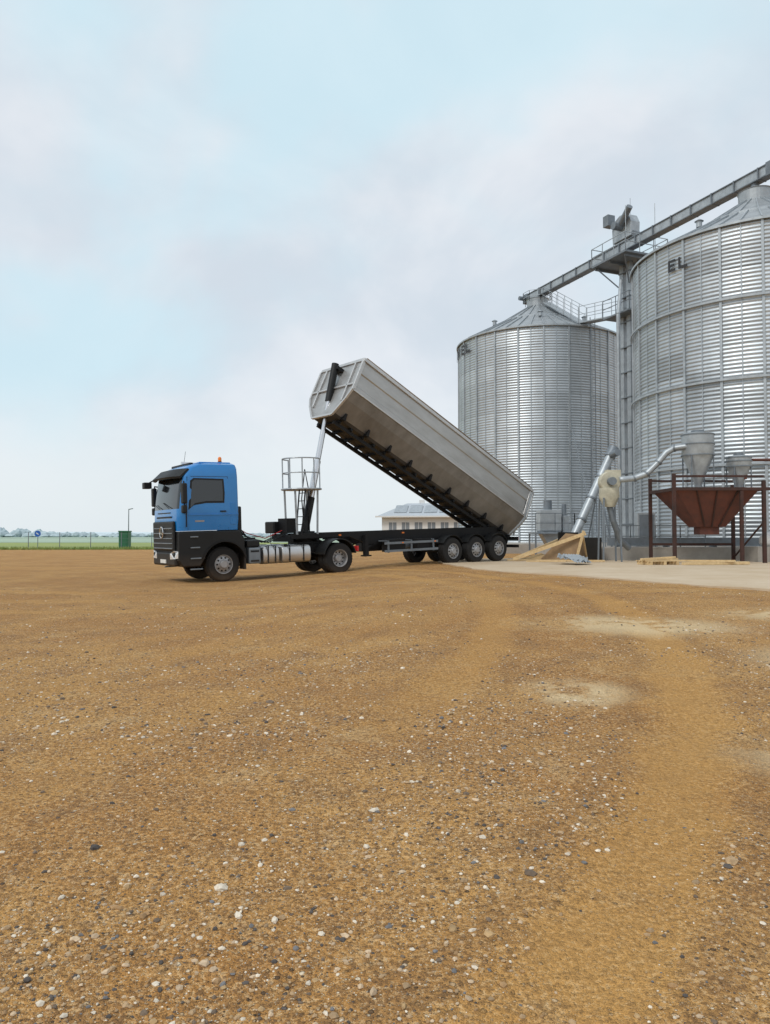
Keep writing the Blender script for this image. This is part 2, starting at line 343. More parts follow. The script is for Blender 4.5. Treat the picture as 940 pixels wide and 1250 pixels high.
b=B(); b.bx(9.75,9.85,-1.2,1.2,.5,.62); b.bx(9.6,9.78,-.6,-.5,.55,1.1); b.bx(9.6,9.78,.5,.6,.55,1.1);b.bx(9.76,9.82,-1.2,-.7,.8,.95);b.bx(9.76,9.82,.7,1.2,.8,.95); b.out('rear_bumper',M['chassis'],tr)
for sd in(-1,1):
    b=B(); b.bx(9.82,9.86,sd*.72,sd*1.18,.82,.93); b.out('rear_lamp',M['red'],tr)
b=B(); px_,py_=-.30,-.35
b.cyl((px_,py_,2.83),(px_,py_,2.88),.62,n=28); b.out('platform_deck',M['galvp'],tr)
b=B()
def ringpts(r,z,a0=0,a1=360,n_=24): return [(px_+r*math.cos(math.radians(a0+(a1-a0)*i/n_)),py_+r*math.sin(math.radians(a0+(a1-a0)*i/n_)),z) for i in range(n_+1)]
b.tube(ringpts(.66,2.86),.03,8); b.tube(ringpts(.62,3.88,100,320),.022,8); b.tube(ringpts(.62,3.4,100,320),.02,8)
for a in(100,150,200,240,280,320):
    c=math.cos(math.radians(a))*.62; s_=math.sin(math.radians(a))*.62; b.cyl((px_+c,py_+s_,2.86),(px_+c,py_+s_,3.88),.022,n=8)
for dx,dy in((-.45,-.3),(.45,-.3),(-.45,.35),(.45,.35)): b.beam((px_+dx,py_+dy,2.83),(px_+dx*.9,py_+dy,1.35),.05,.05)
b.out('platform_railing',M['galvp'],tr)
b=B()
for y in(-.85,-.5): b.beam((-.66,y,1.3),(-.48,y,2.85),.035,.035)
for i in range(6): b.cyl((-.66+.03*i,-.85,1.42+.26*i),(-.66+.03*i,-.5,1.42+.26*i),.015,n=6)
b.bx(-.75,-.3,-.1,.45,1.4,1.9); b.out('ladder',M['chassis'],tr)
b=B(); b.bx(-.95,-.6,.4,1.0,1.4,1.8); b.out('hydraulic_tank',M['black'],tr,bevel=.04)
# ----- tipping body -----
TL=9.95; tip=math.radians(26.6)
hx=9.78; hz=.98
bod=empty('tipping_body',(hx,0,hz),(0,tip,0)); bod.parent=tr
half=[(1.25,2.05),(1.25,1.60),(1.215,1.56),(1.215,1.12),(1.25,1.08),(1.25,.90),(1.06,.56),(.66,.08),(.58,.0)]
sec=[(-y,z) for y,z in half]+[(y,z) for y,z in half[::-1]]
k=len(sec); vs=[];fs=[];fm=[]
NX=12
for i in range(NX+1):
    x=-TL*i/NX; vs+=[(x,y,z) for y,z in sec]
for j in range(NX):
    for i in range(k-1):
        fs.append((j*k+i,j*k+i+1,(j+1)*k+i+1,(j+1)*k+i)); zc=(sec[i][1]+sec[i+1][1])/2
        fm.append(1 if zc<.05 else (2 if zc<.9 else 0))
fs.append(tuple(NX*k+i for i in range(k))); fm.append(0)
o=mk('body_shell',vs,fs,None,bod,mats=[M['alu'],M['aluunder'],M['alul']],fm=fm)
sol=o.modifiers.new('s','SOLIDIFY'); sol.thickness=.05; sol.offset=-1
b=B()
for sd in(-1,1):
    b.bx(-TL-.03,.05,sd*1.21,sd*1.31,2.05,2.17)
    b.bx(-TL,.0,sd*1.252,sd*1.285,.88,.93)
b.bx(-TL-.05,-TL+.04,-1.25,1.25,2.05,2.17)
for x in(-TL+.02,-.08):
  for sd in(-1,1): b.bx(x-.05,x+.05,sd*1.252,sd*1.285,.95,2.03)
b.out('body_rails',M['alur'],bod,bevel=.01)
b=B()
fr=[(y*1.01,z) for y,z in [(-1.25,2.05),(-1.25,.9),(-1.06,.56),(-.66,.08),(-.58,0),(.58,0),(.66,.08),(1.06,.56),(1.25,.9),(1.25,2.05)]]
for (y0,z0),(y1,z1) in zip(fr,fr[1:]): b.beam((-TL-.03,y0,z0),(-TL-.03,y1,z1),.08,.08)
b.bx(-TL-.07,-TL,-.9,-.82,.5,2.03); b.bx(-TL-.07,-TL,.82,.9,.5,2.03); b.bx(-TL-.07,-TL,-1.2,1.2,1.1,1.17)
b.out('front_wall_ribs',M['alur'],bod,bevel=.008)
b=B(); b.tube([(-TL+.1,-1.22,2.2),(-5,-1.22,2.22),(-.1,-1.22,2.2)],.05,10); b.out('tarp_roll',M['tarp'],bod,smooth=True)
b=B(); b.add([(-TL+.05,-1.2,2.14),(-TL+.05,1.2,2.14),(-TL+.9,1.2,2.14),(-TL+.9,-1.2,2.14)],[(0,1,2,3)]); b.out('body_headboard_cover',M['alu'],bod)
b=B()
for i in range(17):
    x=-.6-i*(TL-1)/16
    b.bx(x-.04,x+.04,-.58,.58,-.10,-.005)
    if i%2==0:
        for sd in(-1,1): b.prism([(x-.06,-.02),(x+.06,-.02),(x+.04,.24),(x-.04,.24)],sd*.62,sd*.80)
for sd in(-1,1): b.bx(-TL+.2,.1,sd*.42,sd*.52,-.22,-.10)
b.out('floor_members',M['chassis'],bod)
b=B(); g=[(y*1.02,z) for y,z in fr]; n_=len(g)
b.add([(.09,y,z) for y,z in g]+[(.15,y,z) for y,z in g],[(i,(i+1)%n_,n_+(i+1)%n_,n_+i) for i in range(n_)]+[tuple(range(n_)),tuple(range(n_,2*n_))])
for y in(-.8,-.3,.3,.8): b.bx(.153,.20,y-.04,y+.04,.1,2.03)
b.out('tailgate',M['alu'],bod,bevel=.01)
b=B(); b.cyl((0,-.75,-.05),(0,.75,-.05),.09); b.bx(-.2,.15,-.62,-.5,-.3,0); b.bx(-.2,.15,.5,.62,-.3,0); b.out('hinge',M['chassis'],bod)
bt=Vector((.0,0,1.35))
Rb=Matrix.Rotation(tip,3,'Y'); top=Rb@Vector((-TL-.28,0,1.85))+Vector((hx,0,hz))
d=(top-bt).normalized()
b=B(); b.cyl(bt-d*.1,bt+d*1.3,.14,n=20); b.cyl(top-d*1.25,top+d*.15,.13,n=20); b.beam(top+Vector((-.02,0,0)),Rb@Vector((-TL,0,1.85))+Vector((hx,0,hz)),.4,.12)
b.bx(-.2,.2,-.35,.35,1.2,1.45)
b.out('ram_cover',M['black'],tr,autos=True)
b=B(); b.cyl(bt+d*1.3,bt+d*2.6,.115,n=20); b.cyl(bt+d*2.6,bt+d*3.7,.095,n=20); b.cyl(bt+d*3.7,top-d*1.2,.075,n=20); b.out('ram_stages',M['chrome'],tr,autos=True)
b=B(); b.tube([bt+Vector((-.1,-.2,0)),bt+Vector((-.2,-.2,1.2)),bt+Vector((-.05,-.2,2.2)),bt+Vector((.1,-.16,1.6)),bt+Vector((.12,-.16,0))],.02); b.out('hydraulic_hose',M['black'],tr)

# ---------------- SILOS ----------------
def silo(cx,cy,R,zb,He,Ap,var,rings,name='grain_silo'):
    e=empty(name,(cx,cy,zb)); H=He-zb; nseg=176; pitch=.18; per=6; nz=int(H/pitch*per); nst=22; sh=1.12
    th=np.linspace(0,2*np.pi,nseg,endpoint=False); zz=np.linspace(0,H,nz+1)
    rr=R+.016*np.cos(2*np.pi*zz/pitch)
    X=rr[:,None]*np.cos(th)[None]; Y=rr[:,None]*np.sin(th)[None]; Z=np.repeat(zz[:,None],nseg,1)
    v=np.stack([X,Y,Z],-1).reshape(-1,3)
    i,j=np.meshgrid(np.arange(nz),np.arange(nseg),indexing='ij'); j2=(j+1)%nseg
    f=np.stack([i*nseg+j,i*nseg+j2,(i+1)*nseg+j2,(i+1)*nseg+j],-1).reshape(-1,4)
    me=bpy.data.meshes.new('wall'); me.from_pydata(v.tolist(),[],f.tolist()); me.polygons.foreach_set('use_smooth',[True]*len(f))
    tab=rng.uniform(1-var,1.08,(40,nst)); 
    row=(zz[:-1]//sh).astype(int); colj=((np.arange(nseg)*nst)//nseg)
    val=tab[row[:,None],(colj[None]+0*row[:,None])]
    seam=np.where((zz[:-1]%sh)<.05,.78,1.0)[:,None]; val=val*seam
    c=np.ones((nz*nseg,4)); c[:,:3]=val.reshape(-1,1)
    at=me.attributes.new('Col','FLOAT_COLOR','FACE'); at.data.foreach_set('color',c.ravel())
    me.materials.append(M['galv']); o=bpy.data.objects.new('wall',me); COL.objects.link(o); o.parent=e
    b=B()
    for k in range(nst):
        t=2*math.pi*k/nst; u=Vector((math.cos(t),math.sin(t),0)); Rm=Matrix.Rotation(t,3,'Z')
        b.box((u.x*(R+.04),u.y*(R+.04),H/2),(.07,.11,H),Rm)
        t2=t+math.pi/nst; u=Vector((math.cos(t2),math.sin(t2),0)); Rm=Matrix.Rotation(t2,3,'Z')
        b.box((u.x*(R+.02),u.y*(R+.02),H/2),(.02,.05,H),Rm)
    b.out('stiffeners',M['galvp'],e)
    b=B()
    for z in rings+[H-.06]:
        b.lathe([(R+.09,z-.05),(R+.15,z-.05),(R+.15,z+.05),(R+.09,z+.05),(R+.09,z-.05)],axis='z',n=88)
    b.out('wind_rings',M['galvp'],e)
    hA=Ap-zb; rt=.75; nr=44; b=B()
    b.lathe([(R+.12,H-.05),(R*.5,H+(hA-H)*.52),(rt,hA)],axis='z',n=88); b.out('roof',M['roof'],e)
    b=B()
    for k in range(nr):
        t=2*math.pi*k/nr; c_,s_=math.cos(t),math.sin(t)
        b.beam(((R+.1)*c_,(R+.1)*s_,H-.0),(R*.5*c_,R*.5*s_,H+(hA-H)*.52+.05),.05,.07)
        if k%2==0: b.beam((R*.5*c_,R*.5*s_,H+(hA-H)*.52+.05),(rt*c_,rt*s_,hA+.04),.05,.07)
    b.lathe([(R*.52,H+(hA-H)*.50),(R*.52,H+(hA-H)*.50+.1),(R*.5,H+(hA-H)*.52+.1)],axis='z',n=88)
    b.out('roof_ribs',M['galvp'],e)
    b=B(); b.lathe([(rt+.05,hA-.1),(rt+.05,hA+.55),(rt+.1,hA+.6),(.3,hA+.85),(0,hA+.85)],axis='z',n=32); b.out('roof_cap',M['roof'],e)
    b=B()
    for k in range(6):
        t=2*math.pi*(k+.35)/6; r_=R*.62; z_=H+(hA-H)*.42; b.cyl((r_*math.cos(t),r_*math.sin(t),z_),(r_*math.cos(t),r_*math.sin(t),z_+.3),.14); b.cyl((r_*math.cos(t),r_*math.sin(t),z_+.3),(r_*math.cos(t),r_*math.sin(t),z_+.42),.22,.05)
    b.out('roof_vents',M['galvp'],e)
    b=B(); b.cyl((0,0,-.45),(0,0,.0),R+.25,n=64); b.out('foundation_ring',M['conc'],e)
    t=math.atan2(-cy,-cx)+(.62); Rm=Matrix.Rotation(t,3,'Z'); b=B()
    for w in(-.2,.2): b.box(Rm@Vector((R+.28,w,H/2+.3)),(.04,.04,H+.4),Rm)
    z=.3
    while z<H+.3: b.box(Rm@Vector((R+.28,0,z)),(.025,.4,.025),Rm); z+=.3
    b.out('wall_ladder',M['galvd'],e)
    t=math.atan2(-cy,-cx)-.35; Rm=Matrix.Rotation(t,3,'Z'); b=B(); b.box(Rm@Vector((R+.06,0,1.5)),(.1,.8,1.2),Rm); b.out('access_hatch',M['galvp'],e,bevel=.02)
    return e
s1=silo(11.6,55.5,6.0,.95,15.75,18.7,.16,[])
s2=silo(19.0,37.3,6.0,.95,15.35,18.4,.34,[3.6,7.4,11.0])
def letters(e,cx,cy,R,zc,ang,txt,size=.55):
    b=B(); G={'E':[(0,0,.2,1),(.201,0,.75,.2),(.201,.4,.65,.6),(.201,.8,.75,1)],'L':[(0,0,.2,1),(.201,0,.85,.22)],'T':[(.25,0,.45,.8),(0,.8,.7,1)],'I':[(.2,0,.4,1)]}
    base=math.atan2(-cy,-cx); x=0
    for ch in txt:
        for a,c,d_,f_ in G[ch]:
            u=(x+(a+d_)/2)*size; t=base+ang+u/R; Rm=Matrix.Rotation(t,3,'Z')
            b.box(Rm@Vector((R+.10,0,zc+(c+f_)/2*size)),(.02,(d_-a)*size,(f_-c)*size),Rm)
        x+=1.05
    b.out('lettering',M['letter'],e)
letters(s2,19,37.3,6,12.95,-.66,'EL'); letters(s1,11.6,55.5,6,13.75,-1.50,'ETIEL',.70)

CZ=19.75
A=Vector((11.6,55.5,CZ)); Bv=Vector((19.0,37.3,CZ)); dv=(Bv-A).normalized(); pv=Vector((-dv.y,dv.x,0))
cv=empty('chain_conveyor',(0,0,0))
a0=A-dv*1.0; b0=Bv+dv*.9
b=B(); b.beam(a0,b0,.42,.50); b.out('conveyor_trough',M['galvp'],cv)
b=B(); b.beam(a0+Vector((0,0,.27)),b0+Vector((0,0,.27)),.56,.05); b.beam(a0-Vector((0,0,.27)),b0-Vector((0,0,.27)),.56,.05)
Lc=(b0-a0).length; i=0
while i*1.5<Lc:
    p=a0+dv*(i*1.5+.02); b.beam(p,p+dv*.07,.60,.62); i+=1
for p,s_ in((a0,-1),(b0,1)): b.beam(p,p+dv*s_*.55,.62,.68)
b.cyl(A-Vector((0,0,.3)),A-Vector((0,0,.9)),.2); b.cyl(Bv-Vector((0,0,.3)),Bv-Vector((0,0,.9)),.2)
b.out('conveyor_flanges',M['galvd'],cv)
b=B(); b.cyl(b0+dv*.3+pv*.3,b0+dv*.3+pv*.8,.16); b.cyl(a0-dv*.3+pv*-.3,a0-dv*.3-pv*.8,.16); b.out('conveyor_motor',M['galvd'],cv)
T=Vector((15.35,46.4,0)); tw=empty('bucket_elevator_tower',(T.x,T.y,-.3),(0,0,math.atan2(dv.y,dv.x)))
b=B()
for x in(-.32,.32): b.bx(x-.17,x+.17,-.14,.14,.8,20.6)
b.out('elevator_legs',M['galvp'],tw)
b=B()
for z in np.arange(2.4,20.4,1.6): b.bx(-.53,.53,-.19,.19,z,z+.06)
for x in(-.75,.75):
    for y in(.3,1.4): b.bx(x-.04,x+.04,y-.04,y+.04,.8,19.0)
zs=np.arange(.9,18.5,2.2)
for z in zs:
    for y in(.3,1.4): b.beam((-.75,y,z),(.75,y,z+2.0),.04,.04); b.bx(-.75,.75,y-.03,y+.03,z-.03,z+.03)
    for x in(-.75,.75): b.bx(x-.03,x+.03,.3,1.4,z-.03,z+.03)
b.out('tower_lattice',M['galvd'],tw)
def rail(b,pts,h=1.1,r=.025):
    for p,q in zip(pts,pts[1:]):
        p=Vector(p);q=Vector(q)
        for k in(h,h*.5): b.beam(p+Vector((0,0,k)),q+Vector((0,0,k)),r*1.6,r*1.6)
        n_=max(1,int((q-p).length/1.0))
        for i in range(n_+1):
            s_=p.lerp(q,i/n_); b.beam(s_,s_+Vector((0,0,h)),r*1.6,r*1.6)
b=B(); b.bx(-1.5,1.7,-1.5,1.8,19.0,19.12); 
for x in(-1.4,0,1.4): b.bx(x-.05,x+.05,-1.3,1.6,18.85,19.0)
b.beam((-1.3,-1.2,18.9),(-.5,-.2,17.6),.07,.07); b.beam((1.3,-1.2,18.9),(.5,-.2,17.6),.07,.07)
b.out('top_platform',M['galvd'],tw)
b=B(); rail(b,[(-1.5,-1.5,19.12),(1.7,-1.5,19.12),(1.7,1.8,19.12),(-1.5,1.8,19.12),(-1.5,-1.5,19.12)]); b.out('platform_rail',M['galvp'],tw)
b=B(); b.prism([(-.85,20.5),(.85,20.5),(.9,21.4),(.65,21.9),(.2,22.1),(-.2,22.1),(-.65,21.9),(-.9,21.4)],-.35,.35); b.out('elevator_head',M['galvp'],tw,bevel=.03)
b=B(); b.prism([(.75,20.9),(1.7,20.3),(1.5,20.0),(.6,20.4)],-.2,.2); b.cyl((0,-.3,21.3),(0,-1.0,21.3),.24); b.cyl((0,-.5,21.3),(1.2,-.7,22.1),.2); b.bx(-1.1,-.6,-.9,-.35,21.6,22.3)
b.cyl((.0,.3,21.3),(.0,.5,21.3),.3); b.out('head_motor',M['galvd'],tw)
b=B(); b.cyl((-.4,0,20.6),(-1.4,0,20.1),.16); b.cyl((.2,.2,22),(.2,.2,23.2),.02,n=6); b.cyl((1.4,-1.2,19.1),(1.4,-1.2,22.0),.02,n=6); b.cyl((1.6,.9,19.1),(1.6,.9,22.4),.02,n=6);b.out('spout',M['galvp'],tw)
b=B(); b.bx(-1.2,1.3,-.9,1.5,15.6,15.7); rail(b,[(-1.2,-.9,15.7),(1.3,-.9,15.7),(1.3,1.5,15.7)]); b.out('mid_platform',M['galvd'],tw)
cw=empty('silo_catwalk')
q0=T+Vector((-.4,1.0,15.6)); q1=Vector((13.5,49.9,15.9)); q2=Vector((12.1,54.5,18.8))
for nm,p,q in(('lower_walkway',q0,q1),('roof_stair',q1,q2)):
    b=B(); b.beam(p,q,.7,.08)
    dd=(q-p).normalized(); sdv=Vector((-dd.y,dd.x,0)).normalized()*.34
    rail(b,[p+sdv,q+sdv],r=.02); rail(b,[p-sdv,q-sdv],r=.02); b.out(nm,M['galvp'],cw)
c1=Vector((11.6,55.5,19.0)); b=B()
rail(b,[c1+Vector((1.1*math.cos(t),1.1*math.sin(t),0)) for t in np.linspace(0,2*math.pi,9)],.8,.018); b.out('apex_rail',M['galvp'],cw)

# ---------------- right side equipment ----------------
b=B(); b.bx(9.0,30,31.0,63,.2,.93); b.bx(4.5,8.995,44,63,.2,.925); o=b.out('concrete_platform',M['conc'],None,bevel=.03)
hp=empty('rusty_hopper_stand',(0,0,0)); b=B()
X0,X1,Y0,Y1=10.95,14.35,27.9,30.4
for x,y,z in((X0,Y0,3.75),(X1,Y0,3.5),(X0,Y1,3.75),(X1,Y1,3.5),(13.5,Y0,3.1)): b.bx(x-.06,x+.06,y-.06,y+.06,.35,z)
b.bx(X0,X1+.5,Y0-.05,Y0+.05,3.12,3.24); b.bx(X0,X1+.5,Y1-.05,Y1+.05,3.12,3.24); b.bx(X0-.05,X0+.05,Y0,Y1,3.11,3.23); b.bx(X1-.05,X1+.05,Y0,Y1,3.11,3.23)
b.bx(X0,X1,Y0-.04,Y0+.04,3.62,3.70); b.bx(X0,X1,Y1-.04,Y1+.04,3.62,3.70); b.bx(X0,X1,Y1-.04,Y1+.04,1.0,1.1)
b.beam((X0,Y0+.07,.5),(11.9,Y1-.1,1.9),.05,.05); b.beam((X1,Y0+.07,1.9),(X1,Y1,.5),.05,.05)
b.out('frame',M['rust'],hp)
b=B(); t0,t1=3.18,1.75
v=[(X0+.08,Y0+.1,t0),(X1-.1,Y0+.1,t0),(X1-.1,Y1-.1,t0),(X0+.08,Y1-.1,t0),(12.2,28.8,t1),(13.3,28.8,t1),(13.3,29.6,t1),(12.2,29.6,t1)]
b.add(v,[(0,1,5,4),(1,2,6,5),(2,3,7,6),(3,0,4,7),(4,5,6,7)]); b.bx(12.35,13.1,28.9,29.5,1.45,1.745); b.out('hopper',M['rusth'],hp)
b=B()
for fx in(.25,.5,.75):
    a_=Vector(v[0]).lerp(Vector(v[1]),fx)+Vector((0,-.03,0)); c_=Vector(v[4]).lerp(Vector(v[5]),fx)+Vector((0,-.03,0)); b.beam(a_,c_,.05,.05)
b.out('hopper_ribs',M['rust'],hp)
b=B(); b.cyl((14.0,28.6,4.35),(17,29.5,4.45),.06); b.bx(13.95,14.05,28.55,28.65,3.6,4.4); b.out('red_pipe',M['rusth'],hp)
def cyclone(x,y,r,zt,zc,zb,ro=.14):
    e=empty('dust_cyclone',(x,y,0)); b=B(); b.lathe([(0,zt),(r*.9,zt),(r,zt-.03),(r,zc),(ro,zb),(ro,zb-.25),(0,zb-.25)],axis='z',n=36); b.out('cyclone_cone',M['galvp'],e,autos=True)
    b=B()
    for z in(zt-.06,(zt+zc)/2,zc): b.lathe([(r+.0,z-.02),(r+.03,z-.02),(r+.03,z+.02),(r,z+.02)],axis='z',n=36)
    b.cyl((0,0,zt+.002),(0,0,zt+.12),r*.4); b.out('cyclone_bands',M['galvd'],e)
    b=B()
    for a in(45,135,225,315): b.beam((r*math.cos(math.radians(a)),r*math.sin(math.radians(a)),zc),(r*math.cos(math.radians(a)),r*math.sin(math.radians(a)),3.24),.04,.04)
    b.out('cyclone_legs',M['galvd'],e)
cyclone(12.3,28.9,.60,5.42,4.55,3.45); cyclone(13.85,28.8,.46,4.52,4.1,3.4)
dp=empty('blower_duct'); b=B()
pts=[(9.3,29.2,3.62),(9.9,29.2,3.68),(10.35,29.1,3.85),(10.8,29.05,4.3),(11.1,29,4.68),(11.4,28.95,4.85),(11.85,28.7,4.9)]
sp=[]
for i in range(len(pts)-1):
    for k_ in range(4): sp.append(Vector(pts[i]).lerp(Vector(pts[i+1]),k_/4))
sp.append(Vector(pts[-1])); b.tube(sp,.12,14); b.out('duct',M['galvp'],dp,smooth=True)
b=B()
for q in(1,2,3,5): 
    p=Vector(pts[q]); dd=(Vector(pts[q+1])-p).normalized(); b.cyl(p-dd*.03,p+dd*.03,.15,n=18)
b.out('duct_collar',M['galvd'],dp)
bl=empty('cream_blower',(8.95,29.4,0)); b=B()
b.lathe([(0,-.22),(.38,-.22),(.42,-.18),(.42,.12),(.38,.16),(0,.16)],(0,0,3.55),n=32); b.bx(-.15,.42,-.2,.12,3.6,4.02); b.lathe([(0,3.3),(.38,3.3),(.4,2.95),(.22,2.55),(0,2.55)],axis='z',n=24); b.out('blower_housing',M['cream'],bl,autos=True)
b=B(); b.cyl((0,-.5,3.55),(0,-.2,3.55),.16); b.cyl((0,.16,3.55),(0,.7,3.55),.2); b.out('blower_motor',M['galvd'],bl,autos=True)
b=B()
for x in(-.3,.3):
    for y in(-.3,.3): b.beam((x,y,2.9),(x*1.2,y*1.2,.35),.06,.06)
b.tube([(0,0,2.6),(.15,0,2.0),(.5,.2,1.2),(.9,.4,.9)],.12,12); b.out('blower_stand',M['galvd'],bl)
ag=empty('grain_auger'); p0=Vector((8.15,32.2,1.15)); p1=Vector((10.15,33.2,4.95)); dd=(p1-p0).normalized()
b=B(); b.cyl(p0,p1,.19,n=20); b.out('auger_tube',M['galvp'],ag,autos=True)
b=B(); b.cyl(p1,p1+dd*.5,.24); b.cyl(p1+dd*.1+Vector((0,-.2,0)),p1+dd*.1+Vector((.1,-.75,.05)),.15)
b.cyl(p1-dd*.3,p1-dd*.3+Vector((.15,0,-1.1)),.13)
for t in(.25,.5,.75):
    p=p0.lerp(p1,t); b.cyl(p-dd*.04,p+dd*.04,.23,n=20)
b.out('auger_head',M['galvd'],ag,autos=True)
b=B(); b.beam(p0.lerp(p1,.7),(9.9,32.2,.93),.05,.05); b.beam(p0.lerp(p1,.7),(9.3,34,.93),.05,.05); b.out('auger_legs',M['galvd'],ag)
ip=empty('wooden_intake_box'); b=B()
b.beam((7.1,30.2,1.0),(8.3,31.8,1.0),.06,1.1); b.beam((8.35,31.8,.85),(8.9,30.4,.85),.06,.95); b.out('interior_shade_sheet',M['dark'],ip)  # near-black sheets painted in for the shade inside the intake box
b=B(); b.add([(6.3,30.1,.38),(7.55,29.6,.38),(7.9,29.5,1.45),(7.3,29.75,1.5),(6.3,30.17,.40),(7.55,29.67,.40),(7.9,29.57,1.45),(7.3,29.82,1.5)],[(0,1,2,3),(4,5,6,7),(0,1,5,4),(1,2,6,5),(2,3,7,6),(3,0,4,7)])
b.add([(7.62,29.5,.38),(8.25,30.4,.38),(8.2,30.4,1.2),(7.92,29.45,1.45)],[(0,1,2,3)]); b.out('plywood_side',M['ply'],ip)
b=B(); b.beam((5.2,30.0,.45),(8.0,29.4,1.5),.06,.14); b.beam((5.5,30.6,.5),(7.6,31.4,1.3),.06,.14); b.beam((7.58,29.35,.38),(7.92,29.4,1.6),.08,.09)
b.beam((8.3,30.3,.38),(7.9,29.5,1.5),.06,.08)
b.beam((6.0,29.3,.42),(8.6,28.9,.42),.10,.07); b.beam((5.0,30.3,.41),(7.0,30.1,.41),.2,.05); b.beam((5.6,29.2,.40),(7.0,28.5,.42),.16,.05); b.out('boards',M['wood'],ip)
def heap(name,cx,cy,r,h,m):
    v=[];f=[];nr,na=10,30
    for i in range(nr+1):
        for j in range(na):
            a=2*math.pi*j/na; q=i/nr; rr=r*q*(1+.25*noise.noise(Vector((math.cos(a)*2,math.sin(a)*2,cx))))
            v.append((cx+rr*math.cos(a),cy+rr*math.sin(a),.37+h*(1-q)**1.1+ (.02*noise.noise(Vector((rr*9*math.cos(a),rr*9*math.sin(a),3))) if i<nr else -.02)))
    for i in range(nr):
        for j in range(na): f.append((i*na+j,i*na+(j+1)%na,(i+1)*na+(j+1)%na,(i+1)*na+j))
    return mk(name,v,f,m,None,smooth=True)
M['grain']=mat('grain',(.50,.34,.16),.9,0,.3,20,bump=.6,bscale=80)
heap('grain_pile',6.6,31.3,.9,.3,M['grain'])
b=B()
def corr(b,o,u,v_,n_=24,amp=.03):
    o=Vector(o);u=Vector(u);v_=Vector(v_);vs=[]
    for i in range(n_+1):
        p=o+u*(i/n_)+Vector((0,0,amp*math.sin(i*1.6))); vs+=[p,p+v_]
    b.add(vs,[(2*i,2*i+1,2*i+3,2*i+2) for i in range(n_)])
corr(b,(6.1,26.2,.62),(1.0,-.35,-.12),(.35,1.3,.12)); corr(b,(6.6,25.6,.48),(.7,.5,-.02),(-.2,1.0,.25)); b.out('scrap_metal_sheets',M['galvp'],None)
pl=empty('wooden_pallet',(9.7,26.3,.378),(0,0,.25)); b=B()
for i in range(5): b.bx(-.6,.6,-.4+i*.18,-.30+i*.18,.12,.15)
for x in(-.55,0,.5): b.bx(x,x+.1,-.4,.42,0,.095)
for x in(-.55,0,.5): b.bx(x,x+.1,-.4,.42,.098,.118)
b.beam((-.7,-.1,.19),(.9,.15,.19),.14,.07); b.beam((-.5,.25,.19),(.8,.1,.26),.12,.05)
b.out('pallet_slats',M['wood'],pl)
pk=empty('timber_planks',(11.3,25.9,.38),(0,0,.1)); b=B()
for i in range(4): b.beam((-.9+.2*i,.18*i,.05),(1.6+.1*i,.18*i+.1,.05),.14,.09)
b.beam((-1.1,0.5,.14),(1.0,-.05,.14),.12,.06); b.out('planks',M['wood'],pk)
b=B(); b.lathe([(0,.0),(.25,.02),(.32,.15),(.3,.35),(.2,.5),(.06,.55),(0,.55)],axis='z',n=16); b.out('white_sack',M['bag'],None,smooth=True,loc=(15.2,29.3,.98))
b=B(); b.bx(14.6,16.4,28.9,30.0,.35,.98); b.out('concrete_block',M['conc'],None,bevel=.02)
mc=empty('grain_cleaner',(8.6,38.5,.35)); b=B()
b.bx(-.6,.5,-.5,.5,1.3,2.4); b.prism([(-.6,1.3),(.5,1.3),(.1,.6),(-.2,.6)],-.45,.45); b.bx(.6,.95,-.3,.3,1.2,2.1); b.out('housing',M['galvp'],mc,bevel=.02)
b=B(); b.cyl((-.1,0,2.4),(-.1,0,2.9),.22); b.cyl((.75,0,2.1),(.75,0,2.7),.12); b.out('pipes',M['galvd'],mc,autos=True)
b=B(); rail(b,[(-.9,-.8,1.2),(1.1,-.8,1.2),(1.1,.8,1.2)],1.0)
for x in(-.9,1.1):
    for y in(-.8,.8): b.bx(x-.04,x+.04,y-.04,y+.04,0,1.14)
b.bx(-.95,1.15,-.85,.85,1.14,1.19); b.out('stand',M['galvd'],mc)
cb=empty('control_cabinet',(11.5,32.6,.93)); b=B(); b.bx(-.4,.4,-.2,.2,.3,1.5); b.bx(-.5,.5,-.25,.25,0,.08); b.bx(-.35,-.3,-.15,.15,0.08,.3);b.bx(.3,.35,-.15,.15,.08,.3); b.out('cabinet',M['galvp'],cb,bevel=.02)
b=B(); b.bx(-.32,.32,-.22,-.205,.4,1.4); b.out('cabinet_door',M['galvd'],cb)
cc=empty('drag_conveyor'); b=B(); b.beam((9.6,31.8,1.15),(16,31.2,1.15),.35,.35); b.out('trough',M['galvd'],cc)
b=B()
for x in(10,12,14): b.bx(x,x+.08,31.3,31.9,.93,1.0)
rail(b,[(9.3,31.1,.93),(13.5,31.1,.93)],.9); b.out('supports',M['galvd'],cc)
b=B(); b.cyl((12.5,49.9,9.6),(12.9,44.5,.95),.02,n=5); b.out('guy_cable',M['galvd'],None)
b=B(); b.cyl((14.3,44.8,.93),(14.3,44.8,15.0),.12,n=12); b.cyl((14.3,44.8,15),(14.9,46,17.5),.12,n=12); b.out('spout_pipe',M['galvp'],None,autos=True)

